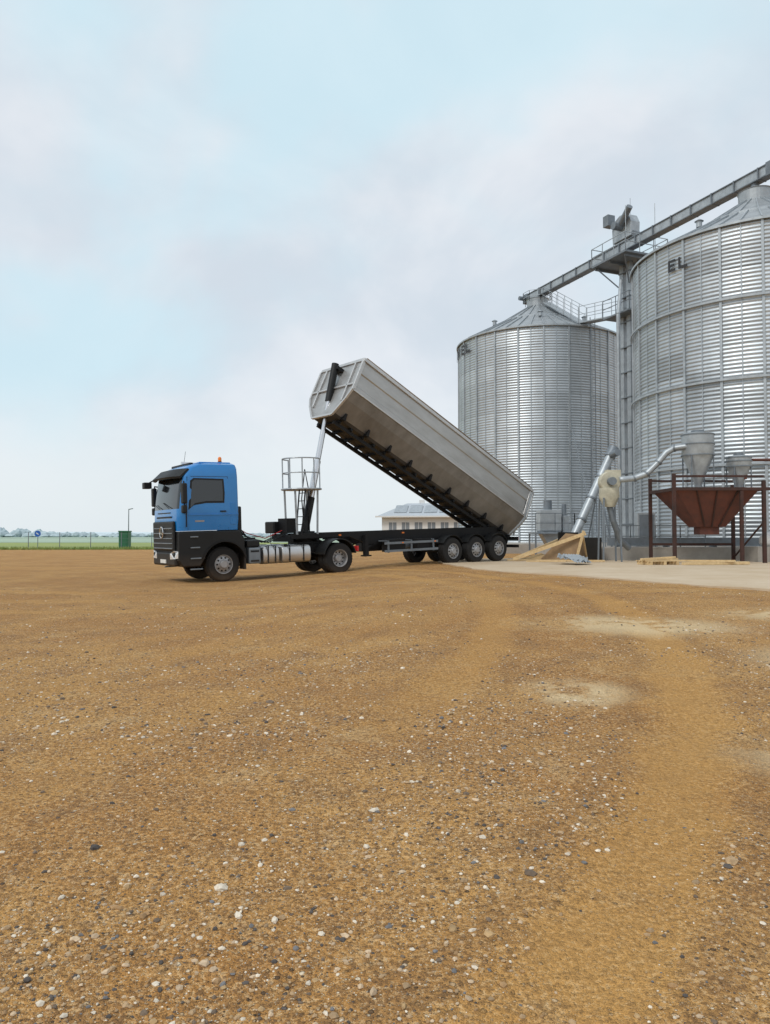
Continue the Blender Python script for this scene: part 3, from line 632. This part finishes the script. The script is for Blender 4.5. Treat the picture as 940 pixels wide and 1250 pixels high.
# ---------------- house ----------------
hs=empty('white_house',(4.6,82,.2),(0,0,math.radians(-8))); b=B(); b.bx(-5,9,0,9,-.3,3.4); b.out('walls',M['white'],hs)
b=B(); b.bx(-5,9,-.03,-.003,-.3,.4); b.out('plinth',M['galvd'],hs)
b=B(); b.add([(-5.6,-.6,3.35),(9.6,-.6,3.35),(9.6,9.6,3.35),(-5.6,9.6,3.35),(-2.6,4,5.0),(7,4,5.0),(7,5,5.0),(-2.6,5,5.0)],[(0,1,5,4),(1,2,6,5),(2,3,7,6),(3,0,4,7),(4,5,6,7),(0,1,2,3)]); b.out('roof',M['wroof'],hs)
b=B(); b.bx(-5.65,9.65,-.68,-.6,3.25,3.42); b.out('gutter',M['white'],hs)
w=B(); fr_=B()
for i in range(9):
    x=-4.2+i*1.45; w.bx(x,x+.85,-.012,.05,1.3,2.7); fr_.bx(x-.06,x+.91,-.02,.0,1.22,1.29); fr_.bx(x-.06,x+.91,-.02,.0,2.71,2.78); fr_.bx(x+.40,x+.45,-.024,-.013,1.3,2.7)
w.out('windows',M['winglass'],hs); fr_.out('window_frames',M['white'],hs)
b=B()
for i in range(6):
    x=-3+i*1.7; b.beam((x,.6,3.83),(x+.0,3.0,4.72),1.4,.05)
b.out('solar_panels',M['galvp'],hs)
b=B(); b.bx(-1.2,-.6,4.2,4.7,4.8,5.4); b.out('chimneys',M['white'],hs)

# ---------------- left distance ----------------
fe=empty('wire_fence'); b=B(); x=-60; fy=lambda x: 74+.12*(x+40)
while x<4: b.cyl((x,fy(x),-.1),(x,fy(x),1.75),.04,n=8); x+=3.0
b.out('posts',M['galvd'],fe)
b=B()
for z in(.35,.75,1.15,1.6): b.beam((-60,fy(-60),z),(4,fy(4),z),.012,.012)
b.out('wires',M['galvd'],fe)
sl=empty('street_lamp',(-30.6,88,0)); b=B(); b.cyl((0,0,0),(0,0,4.6),.07,.045); b.beam((0,0,4.55),(.5,-.1,4.65),.22,.07); b.out('pole',M['galvd'],sl)
gb=empty('green_container',(-28.2,80,0)); b=B(); b.bx(-.5,.5,-.5,.5,0,1.8); b.bx(-.55,.55,-.55,.55,1.8,1.95); b.bx(-.4,.4,-.53,-.5,.1,1.7); b.out('bin_body',M['green'],gb,bevel=.05)
rs=empty('round_traffic_sign',(-40,85,0)); b=B(); b.cyl((0,0,0),(0,0,1.9),.04); b.out('post',M['galvd'],rs)
b=B(); b.cyl((0,-.05,1.65),(0,-.08,1.65),.36,n=28); b.out('disc',M['signblue'],rs)
b=B(); b.beam((-.15,-.09,1.75),(.12,-.09,1.55),.02,.09); b.out('arrow',M['seed'],rs)

# ---------------- ground ----------------
def axis(dense0,dense1,step,far0,far1,gr=1.25):
    a=list(np.arange(dense0,dense1,step)); s_=step; x=a[-1]
    while x<far1: s_*=gr; x+=s_; a.append(min(x,far1))
    s_=step; x=dense0; pre=[]
    while x>far0: s_*=gr; x-=s_; pre.append(max(x,far0))
    return np.array(pre[::-1]+a)
ax=axis(-9,10,.09,-3000,3000); ay=axis(.5,15,.07,-200,4000)
def trk(x,y):
    d=math.hypot(x+16.3,y-13)
    return min(abs(d-18.05)+(.3 if y<5 else 0),abs(d-20.0))
def rough(x,y):
    if y<-2 or y>40 or abs(x)>30: return 0
    v=Vector((x,y,0)); h=.035*noise.noise(v*.35)+.018*noise.noise(v*1.3)
    h+=.010*noise.noise(v*4.5)+.005*noise.noise(v*11)
    q=trk(x,y)
    h-=.012*math.exp(-(q/.2)**2); h+=.009*math.exp(-((q-.34)/.1)**2)
    return h*(1-sm(17,24,y))
vs=[]
for y in ay:
    for x in ax: vs.append((x,y,gz(x,y)+rough(x,y)))
nx=len(ax); fs=[(j*nx+i,j*nx+i+1,(j+1)*nx+i+1,(j+1)*nx+i) for j in range(len(ay)-1) for i in range(nx-1)]
gm=bpy.data.materials.new('gravel_dirt'); gm.use_nodes=True; nt=gm.node_tree; N=nt.nodes; L=nt.links; bs=N['Principled BSDF']; bs.inputs['Roughness'].default_value=.92; bs.inputs['Specular IOR Level'].default_value=.2
geo=N.new('ShaderNodeNewGeometry'); P=geo.outputs['Position']
def noi(scale,det=5,rough_=.6,vec=None,dist=0):
    n_=N.new('ShaderNodeTexNoise'); n_.inputs['Scale'].default_value=scale; n_.inputs['Detail'].default_value=det; n_.inputs['Roughness'].default_value=rough_; n_.inputs['Distortion'].default_value=dist
    L.new(vec or P,n_.inputs['Vector']); return n_.outputs['Fac']
def mr(s_,a,b_,c=0,d=1,smooth=True):
    m_=N.new('ShaderNodeMapRange'); m_.interpolation_type='SMOOTHSTEP' if smooth else 'LINEAR'
    for i_,q in zip((1,2,3,4),(a,b_,c,d)): m_.inputs[i_].default_value=q
    L.new(s_,m_.inputs[0]); return m_.outputs[0]
def mth(op,a,b_=None):
    m_=N.new('ShaderNodeMath'); m_.operation=op
    for i_,q in enumerate((a,b_)):
        if q is None: continue
        if isinstance(q,(int,float)): m_.inputs[i_].default_value=q
        else: L.new(q,m_.inputs[i_])
    return m_.outputs[0]
def mixc(f_,a,b_,bt='MIX'):
    m_=N.new('ShaderNodeMix'); m_.data_type='RGBA'; m_.blend_type=bt
    for i_,q in zip((0,6,7),(f_,a,b_)):
        if isinstance(q,(int,float)): m_.inputs[i_].default_value=q
        elif isinstance(q,tuple): m_.inputs[i_].default_value=(*q,1)
        else: L.new(q,m_.inputs[i_])
    return m_.outputs[2]
nA=noi(1.7,5,.7); nB=noi(.45,3)
c=mixc(mr(nB,.38,.62),(.46,.225,.066),(.57,.31,.10))
c=mixc(mth('MULTIPLY',mr(nA,.48,.66),.7),c,(.35,.185,.072))
c=mixc(mth('MULTIPLY',mr(nA,.44,.34),.5),c,(.66,.43,.20))
nF=noi(42,3,.8); nG=noi(14,4,.75)
c=mixc(mth('MULTIPLY',mr(nG,.50,.64),.55),c,(.24,.13,.058))
c=mixc(mth('MULTIPLY',mr(nF,.50,.62),.75),c,(.17,.095,.045))
c=mixc(mth('MULTIPLY',mr(nF,.48,.37),.65),c,(.76,.52,.27))
bumps=[]
def stones(scale,thr,seedoff):
    mp=N.new('ShaderNodeVectorMath'); mp.operation='ADD'; mp.inputs[1].default_value=(seedoff,seedoff*2,0); L.new(P,mp.inputs[0])
    vo=N.new('ShaderNodeTexVoronoi'); vo.inputs['Scale'].default_value=scale; L.new(mp.outputs[0],vo.inputs['Vector'])
    dn=mth('ADD',vo.outputs['Distance'],mth('MULTIPLY',nF,.35))
    inside=mr(dn,.46,.38); sp_=N.new('ShaderNodeSeparateColor'); L.new(vo.outputs['Color'],sp_.inputs[0])
    sel=mth('GREATER_THAN',sp_.outputs[0],thr); mk_=mth('MULTIPLY',inside,sel)
    cr=N.new('ShaderNodeValToRGB'); cr.color_ramp.interpolation='CONSTANT'
    for k_,(p_,q_) in enumerate([(0,(.12,.08,.05)),(.18,(.62,.44,.26)),(.40,(.34,.20,.10)),(.58,(.82,.70,.52)),(.76,(.42,.25,.11)),(.90,(.14,.12,.11))]):
        e_=cr.color_ramp.elements[k_] if k_<2 else cr.color_ramp.elements.new(p_); e_.position=p_; e_.color=(*q_,1)
    L.new(sp_.outputs[1],cr.inputs[0]); bumps.append(mk_)
    return mk_,cr.outputs[0]
wv=N.new('ShaderNodeVectorMath'); wv.operation='MULTIPLY_ADD'
nn=N.new('ShaderNodeTexNoise'); nn.inputs['Scale'].default_value=1.6; nn.inputs['Detail'].default_value=6; nn.inputs['Roughness'].default_value=.65; L.new(P,nn.inputs['Vector']); L.new(nn.outputs['Color'],wv.inputs[0]); wv.inputs[1].default_value=(.7,.7,0); L.new(P,wv.inputs[2])
tracks=None; edges=None
sx=N.new('ShaderNodeSeparateXYZ'); L.new(P,sx.inputs[0])
def ring(cx,cy,rs_,w_,fade=None):
    global tracks,edges
    vd=N.new('ShaderNodeVectorMath'); vd.operation='DISTANCE'; sx_=N.new('ShaderNodeVectorMath'); sx_.operation='MULTIPLY'; sx_.inputs[1].default_value=(1,1,0); L.new(wv.outputs[0],sx_.inputs[0])
    L.new(sx_.outputs[0],vd.inputs[0]); vd.inputs[1].default_value=(cx+.35,cy+.35,0)
    for r_,amt in rs_:
        ab=mth('ABSOLUTE',mth('SUBTRACT',vd.outputs['Value'],r_))
        q=mth('MULTIPLY',mr(ab,w_*1.2,w_*.4),amt)
        e=mth('MULTIPLY',mr(mth('ABSOLUTE',mth('SUBTRACT',ab,w_*1.3)),w_*.45,0),amt)
        if fade and r_<19: 
            fd=mr(sx.outputs[1],fade[0],fade[1]); q=mth('MULTIPLY',q,fd); e=mth('MULTIPLY',e,fd)
        tracks=q if tracks is None else mth('MAXIMUM',tracks,q); edges=e if edges is None else mth('MAXIMUM',edges,e)
ring(-16.3,13,((18.05,.7),(20.0,.95)),.32,(4.2,7.5)); ring(30,-6,((33.5,.35),(35.3,.4)),.3); ring(-4,60,((42,.6),(44.1,.5),(46.5,.55)),.4); ring(-30,30,((34,.3),(36,.35)),.3)
tracks=mth('MULTIPLY',tracks,mr(nA,.3,.6,.35,1))
notr=mth('SUBTRACT',1,mth('MULTIPLY',tracks,.8))
dens=mr(nA,.35,.6,.65,1)
for sc,th_,so in((110,.15,3.1),(52,.38,7.7),(27,.68,1.3)):
    mk_,cc_=stones(sc,th_,so)
    c=mixc(mth('MULTIPLY',mth('MULTIPLY',mk_,notr),dens),c,cc_)
c=mixc(mth('MULTIPLY',edges,.3),c,(.27,.145,.06))
c=mixc(mth('MULTIPLY',tracks,.5),c,(.60,.33,.10))
patch=None
for cx,cy,rx,ry in((3.3,9.6,1.6,.9),(4.6,7.3,1.0,1.1),(3.0,4.55,.9,.6),(6.0,10.6,1.5,.8),(1.6,6.2,.5,.5)):
    a_=mth('DIVIDE',mth('SUBTRACT',sx.outputs[0],cx),rx); b_=mth('DIVIDE',mth('SUBTRACT',sx.outputs[1],cy),ry)
    dd_=mth('SQRT',mth('ADD',mth('MULTIPLY',a_,a_),mth('MULTIPLY',b_,b_))); q=mr(dd_,1.2,.3); patch=q if patch is None else mth('MAXIMUM',patch,q)
pm=mth('MULTIPLY',patch,mr(nA,.38,.54))
c=mixc(mth('MULTIPLY',pm,.85),c,(.76,.58,.34))
L.new(c,bs.inputs['Base Color'])
hsum=mth('MULTIPLY',nF,.9)
for mk_,w_ in zip(bumps,(.3,.6,.95)): hsum=mth('ADD',hsum,mth('MULTIPLY',mth('MULTIPLY',mk_,notr),w_))
hsum=mth('ADD',hsum,mth('MULTIPLY',nG,1.6))
bp=N.new('ShaderNodeBump'); bp.inputs['Strength'].default_value=1; bp.inputs['Distance'].default_value=.025; L.new(hsum,bp.inputs['Height']); L.new(bp.outputs[0],bs.inputs['Normal'])
me=bpy.data.meshes.new('ground'); me.from_pydata(vs,[],fs); me.polygons.foreach_set('use_smooth',[True]*len(fs)); me.materials.append(gm); go=bpy.data.objects.new('ground',me); COL.objects.link(go)

t_=(1+5**.5)/2
iv=np.array([(-1,t_,0),(1,t_,0),(-1,-t_,0),(1,-t_,0),(0,-1,t_),(0,1,t_),(0,-1,-t_),(0,1,-t_),(t_,0,-1),(t_,0,1),(-t_,0,-1),(-t_,0,1)])/math.sqrt(1+t_*t_)
ifc=np.array([(0,11,5),(0,5,1),(0,1,7),(0,7,10),(0,10,11),(1,5,9),(5,11,4),(11,10,2),(10,7,6),(7,1,8),(3,9,4),(3,4,2),(3,2,6),(3,6,8),(3,8,9),(4,9,5),(2,4,11),(6,2,10),(8,6,7),(9,8,1)])
def gen_stones(NS,ymin,ymax,smin,smax,pw):
    out=[]
    while len(out)<NS:
        y=ymin+(ymax-ymin)*random.random()**pw; x=random.uniform(-1,1)*(1.0+.62*y)
        dn_=noise.noise(Vector((x*.7,y*.7,5)))+.35*noise.noise(Vector((x*2.5,y*2.5,9)))
        tr_=math.exp(-(trk(x,y)/.3)**2)
        if random.random()>.5+dn_*.9-.6*tr_: continue
        out.append((x,y,smin*(smax/smin)**(random.random()**2.6)))
    return out
st=gen_stones(24000,1.2,8,.003,.012,1.4)+gen_stones(5500,1.4,10,.006,.018,1.3)+gen_stones(5000,5,20,.007,.02,1.2)+gen_stones(200,1.8,13,.014,.030,1.1)
n0=len(st); VV=np.zeros((n0,12,3)); CC=np.zeros((n0,20,4)); CC[...,3]=1
pal=np.array([(.10,.085,.075),(.18,.13,.09),(.46,.31,.17),(.62,.46,.30),(.80,.70,.56),(.40,.24,.11),(.19,.185,.185),(.50,.33,.16)]); pw_=np.array([.08,.09,.19,.18,.15,.13,.06,.12])
for i_,(x,y,s_) in enumerate(st):
    j=iv*(1+rng.uniform(-.22,.22,(12,1))); sc=np.array([s_*rng.uniform(.8,1.4),s_*rng.uniform(.7,1.1),s_*rng.uniform(.45,.75)]); a=rng.uniform(0,6.28)
    j=j*sc; R2=np.array([[math.cos(a),-math.sin(a),0],[math.sin(a),math.cos(a),0],[0,0,1]]); j=j@R2.T
    VV[i_]=j+np.array([x,y,gz(x,y)+rough(x,y)+s_*.12]); CC[i_,:,:3]=pal[rng.choice(8,p=pw_)]*rng.uniform(.8,1.15)
FF=(ifc[None]+12*np.arange(n0)[:,None,None]).reshape(-1,3)
me=bpy.data.meshes.new('gravel_stones'); me.from_pydata(VV.reshape(-1,3).tolist(),[],FF.tolist())
at=me.attributes.new('Col','FLOAT_COLOR','FACE'); at.data.foreach_set('color',CC.reshape(-1,4).ravel())
sm_=mat('stone',(1,1,1),.85,0,.3,60,attr='Col',det=2); me.materials.append(sm_); so=bpy.data.objects.new('gravel_stones',me); COL.objects.link(so)

pts=[(2.3,33.5),(2.2,27),(3.0,22.3),(4.0,20.4),(5.0,19.2),(5.8,17.2),(6.6,15.4),(7.6,13.8),(9.5,13.6),(32,15),(32,34),(9,34)]
pp=[]
for (x0,y0),(x1,y1) in zip(pts,pts[1:]+pts[:1]):
    m_=max(1,int(math.hypot(x1-x0,y1-y0)/.3))
    for i_ in range(m_):
        x=x0+(x1-x0)*i_/m_; y=y0+(y1-y0)*i_/m_; v=Vector((x,y,0)); pp.append((x+.25*noise.noise(v*1.1),y+.35*noise.noise(v*.9+Vector((5,5,5)))+.1*noise.noise(v*4),.375))
am=mat('apron_concrete',(.58,.47,.34),.9,0,.3,.8,c2=(.47,.35,.22),bump=.3,bscale=25,det=7)
mk('concrete_apron',pp+[(x,y,.2) for x,y,_ in pp],[tuple(range(len(pp)))]+[(i,(i+1)%len(pp),len(pp)+(i+1)%len(pp),len(pp)+i) for i in range(len(pp))],am)

gf=mat('grass',(.31,.34,.10),.95,0,.3,.12,c2=(.20,.27,.075))
v=[];f=[]
xs_=np.linspace(-260,260,80)
for i_,x in enumerate(xs_):
    y0=73+.12*(x+40) if x<10 else 79
    y0+=.8*noise.noise(Vector((x*.1,0,0)))
    v+=[(x,y0,.012),(x,150,.012)]
f=[(2*i,2*i+2,2*i+3,2*i+1) for i in range(len(xs_)-1)]
mk('grass_field',v,f,gf)
mk('crop_field',[(-3000,150,.02),(3000,150,.02),(3000,3900,.02),(-3000,3900,.02)],[(0,1,2,3)],mat('crop_haze_tint',(.36,.45,.33),.95,0,.3,.01,c2=(.30,.39,.31)))  # crop colour made paler and bluer to paint in distance haze
v=[];f=[]
for i_ in range(9000):
    x=random.uniform(-62,6); y=73+.12*(x+40)+abs(random.gauss(0,1.5)); h=random.uniform(.1,.38); a=random.uniform(0,3.14); dx,dy=.06*math.cos(a),.06*math.sin(a); k=len(v)
    v+=[(x-dx,y-dy,0),(x+dx,y+dy,0),(x+random.uniform(-.1,.1),y,h)]; f.append((k,k+1,k+2))
mk('grass_tufts',v,f,gf)
v=[];f=[]
tm=mat('foliage_haze_tint',(.42,.51,.54),1,0,.15,.02)  # aerial haze painted into the foliage as a pale bluish colour
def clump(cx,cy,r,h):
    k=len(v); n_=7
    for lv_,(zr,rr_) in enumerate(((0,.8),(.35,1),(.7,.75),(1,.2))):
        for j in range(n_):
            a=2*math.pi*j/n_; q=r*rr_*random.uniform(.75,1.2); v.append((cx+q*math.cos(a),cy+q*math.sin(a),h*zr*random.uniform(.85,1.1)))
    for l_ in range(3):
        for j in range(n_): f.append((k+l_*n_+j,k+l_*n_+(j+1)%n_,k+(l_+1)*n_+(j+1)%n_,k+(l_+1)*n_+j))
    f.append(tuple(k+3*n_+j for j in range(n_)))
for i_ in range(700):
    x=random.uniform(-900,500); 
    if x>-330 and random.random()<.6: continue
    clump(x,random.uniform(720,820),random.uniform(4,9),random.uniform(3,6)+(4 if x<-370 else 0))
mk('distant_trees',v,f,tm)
v=[];f=[]
for i_ in range(121):
    x=-3000+50*i_; h=14+10*noise.noise(Vector((x*.0012,3,0)))+4*noise.noise(Vector((x*.006,1,0))); v+=[(x,3000,-5),(x,3300,h)]
f=[(2*i,2*i+2,2*i+3,2*i+1) for i in range(120)]
mk('hills',v,f,mat('hills_haze_tint',(.60,.70,.74),1,0,.1,.01))  # hills take their pale blue from haze put into the base colour

# ---------------- camera ----------------
cam=bpy.data.cameras.new('camera'); co=bpy.data.objects.new('camera',cam); COL.objects.link(co); S.camera=co
cam.sensor_fit='VERTICAL'; cam.sensor_height=24; cam.sensor_width=18.05; cam.lens=17.28; cam.clip_end=9000; cam.clip_start=.05
co.location=(0,0,1.4); co.rotation_euler=(math.radians(90+1.85),0,0)
# ---------------- light ----------------
sun=bpy.data.lights.new('sun','SUN'); sun.energy=1.5; sun.angle=math.radians(14); sun.color=(1,.96,.9)
sob=bpy.data.objects.new('sun',sun); COL.objects.link(sob)
el=math.radians(48); az=math.radians(-135)
sd=Vector((math.cos(el)*math.sin(az),math.cos(el)*math.cos(az),math.sin(el)))
sob.rotation_euler=sd.to_track_quat('Z','Y').to_euler(); sob.location=(-20,-20,40)
W=bpy.data.worlds.new('World'); S.world=W; W.use_nodes=True; nt=W.node_tree; N=nt.nodes; L=nt.links
bg=N['Background']; out=N['World Output']
sky=N.new('ShaderNodeTexSky'); sky.sky_type='NISHITA'; sky.sun_disc=False; sky.sun_elevation=el; sky.sun_rotation=az; sky.dust_density=3; 
L.new(sky.outputs[0],bg.inputs['Color']); bg.inputs['Strength'].default_value=.12
tc=N.new('ShaderNodeTexCoord'); mp=N.new('ShaderNodeMapping'); mp.inputs['Scale'].default_value=(1,1,1.4); mp.inputs['Location'].default_value=(.55,.2,.5); L.new(tc.outputs['Generated'],mp.inputs[0])
def wn(scale,det=4,r=.5,dist=.3):
    n_=N.new('ShaderNodeTexNoise'); n_.inputs['Scale'].default_value=scale; n_.inputs['Detail'].default_value=det; n_.inputs['Roughness'].default_value=r; n_.inputs['Distortion'].default_value=dist; L.new(mp.outputs[0],n_.inputs['Vector']); return n_.outputs['Fac']
P=mp.outputs[0]
cc_=mixc(mr(wn(2.9,5,.55),.34,.66),(.66,.73,.80),(.84,.87,.91))
cc_=mixc(mth('MULTIPLY',mr(wn(2.1,4,.5,.2),.46,.64),.75),cc_,(.62,.84,.93))
sxz=N.new('ShaderNodeSeparateXYZ'); L.new(tc.outputs['Generated'],sxz.inputs[0])
cc_=mixc(mth('MULTIPLY',mr(sxz.outputs[2],.22,.02),.85),cc_,(.80,.87,.90))
b2=N.new('ShaderNodeBackground'); L.new(cc_,b2.inputs['Color']); b2.inputs['Strength'].default_value=1.06
ms=N.new('ShaderNodeMixShader'); ms.inputs[0].default_value=.9; L.new(bg.outputs[0],ms.inputs[1]); L.new(b2.outputs[0],ms.inputs[2]); L.new(ms.outputs[0],out.inputs['Surface'])
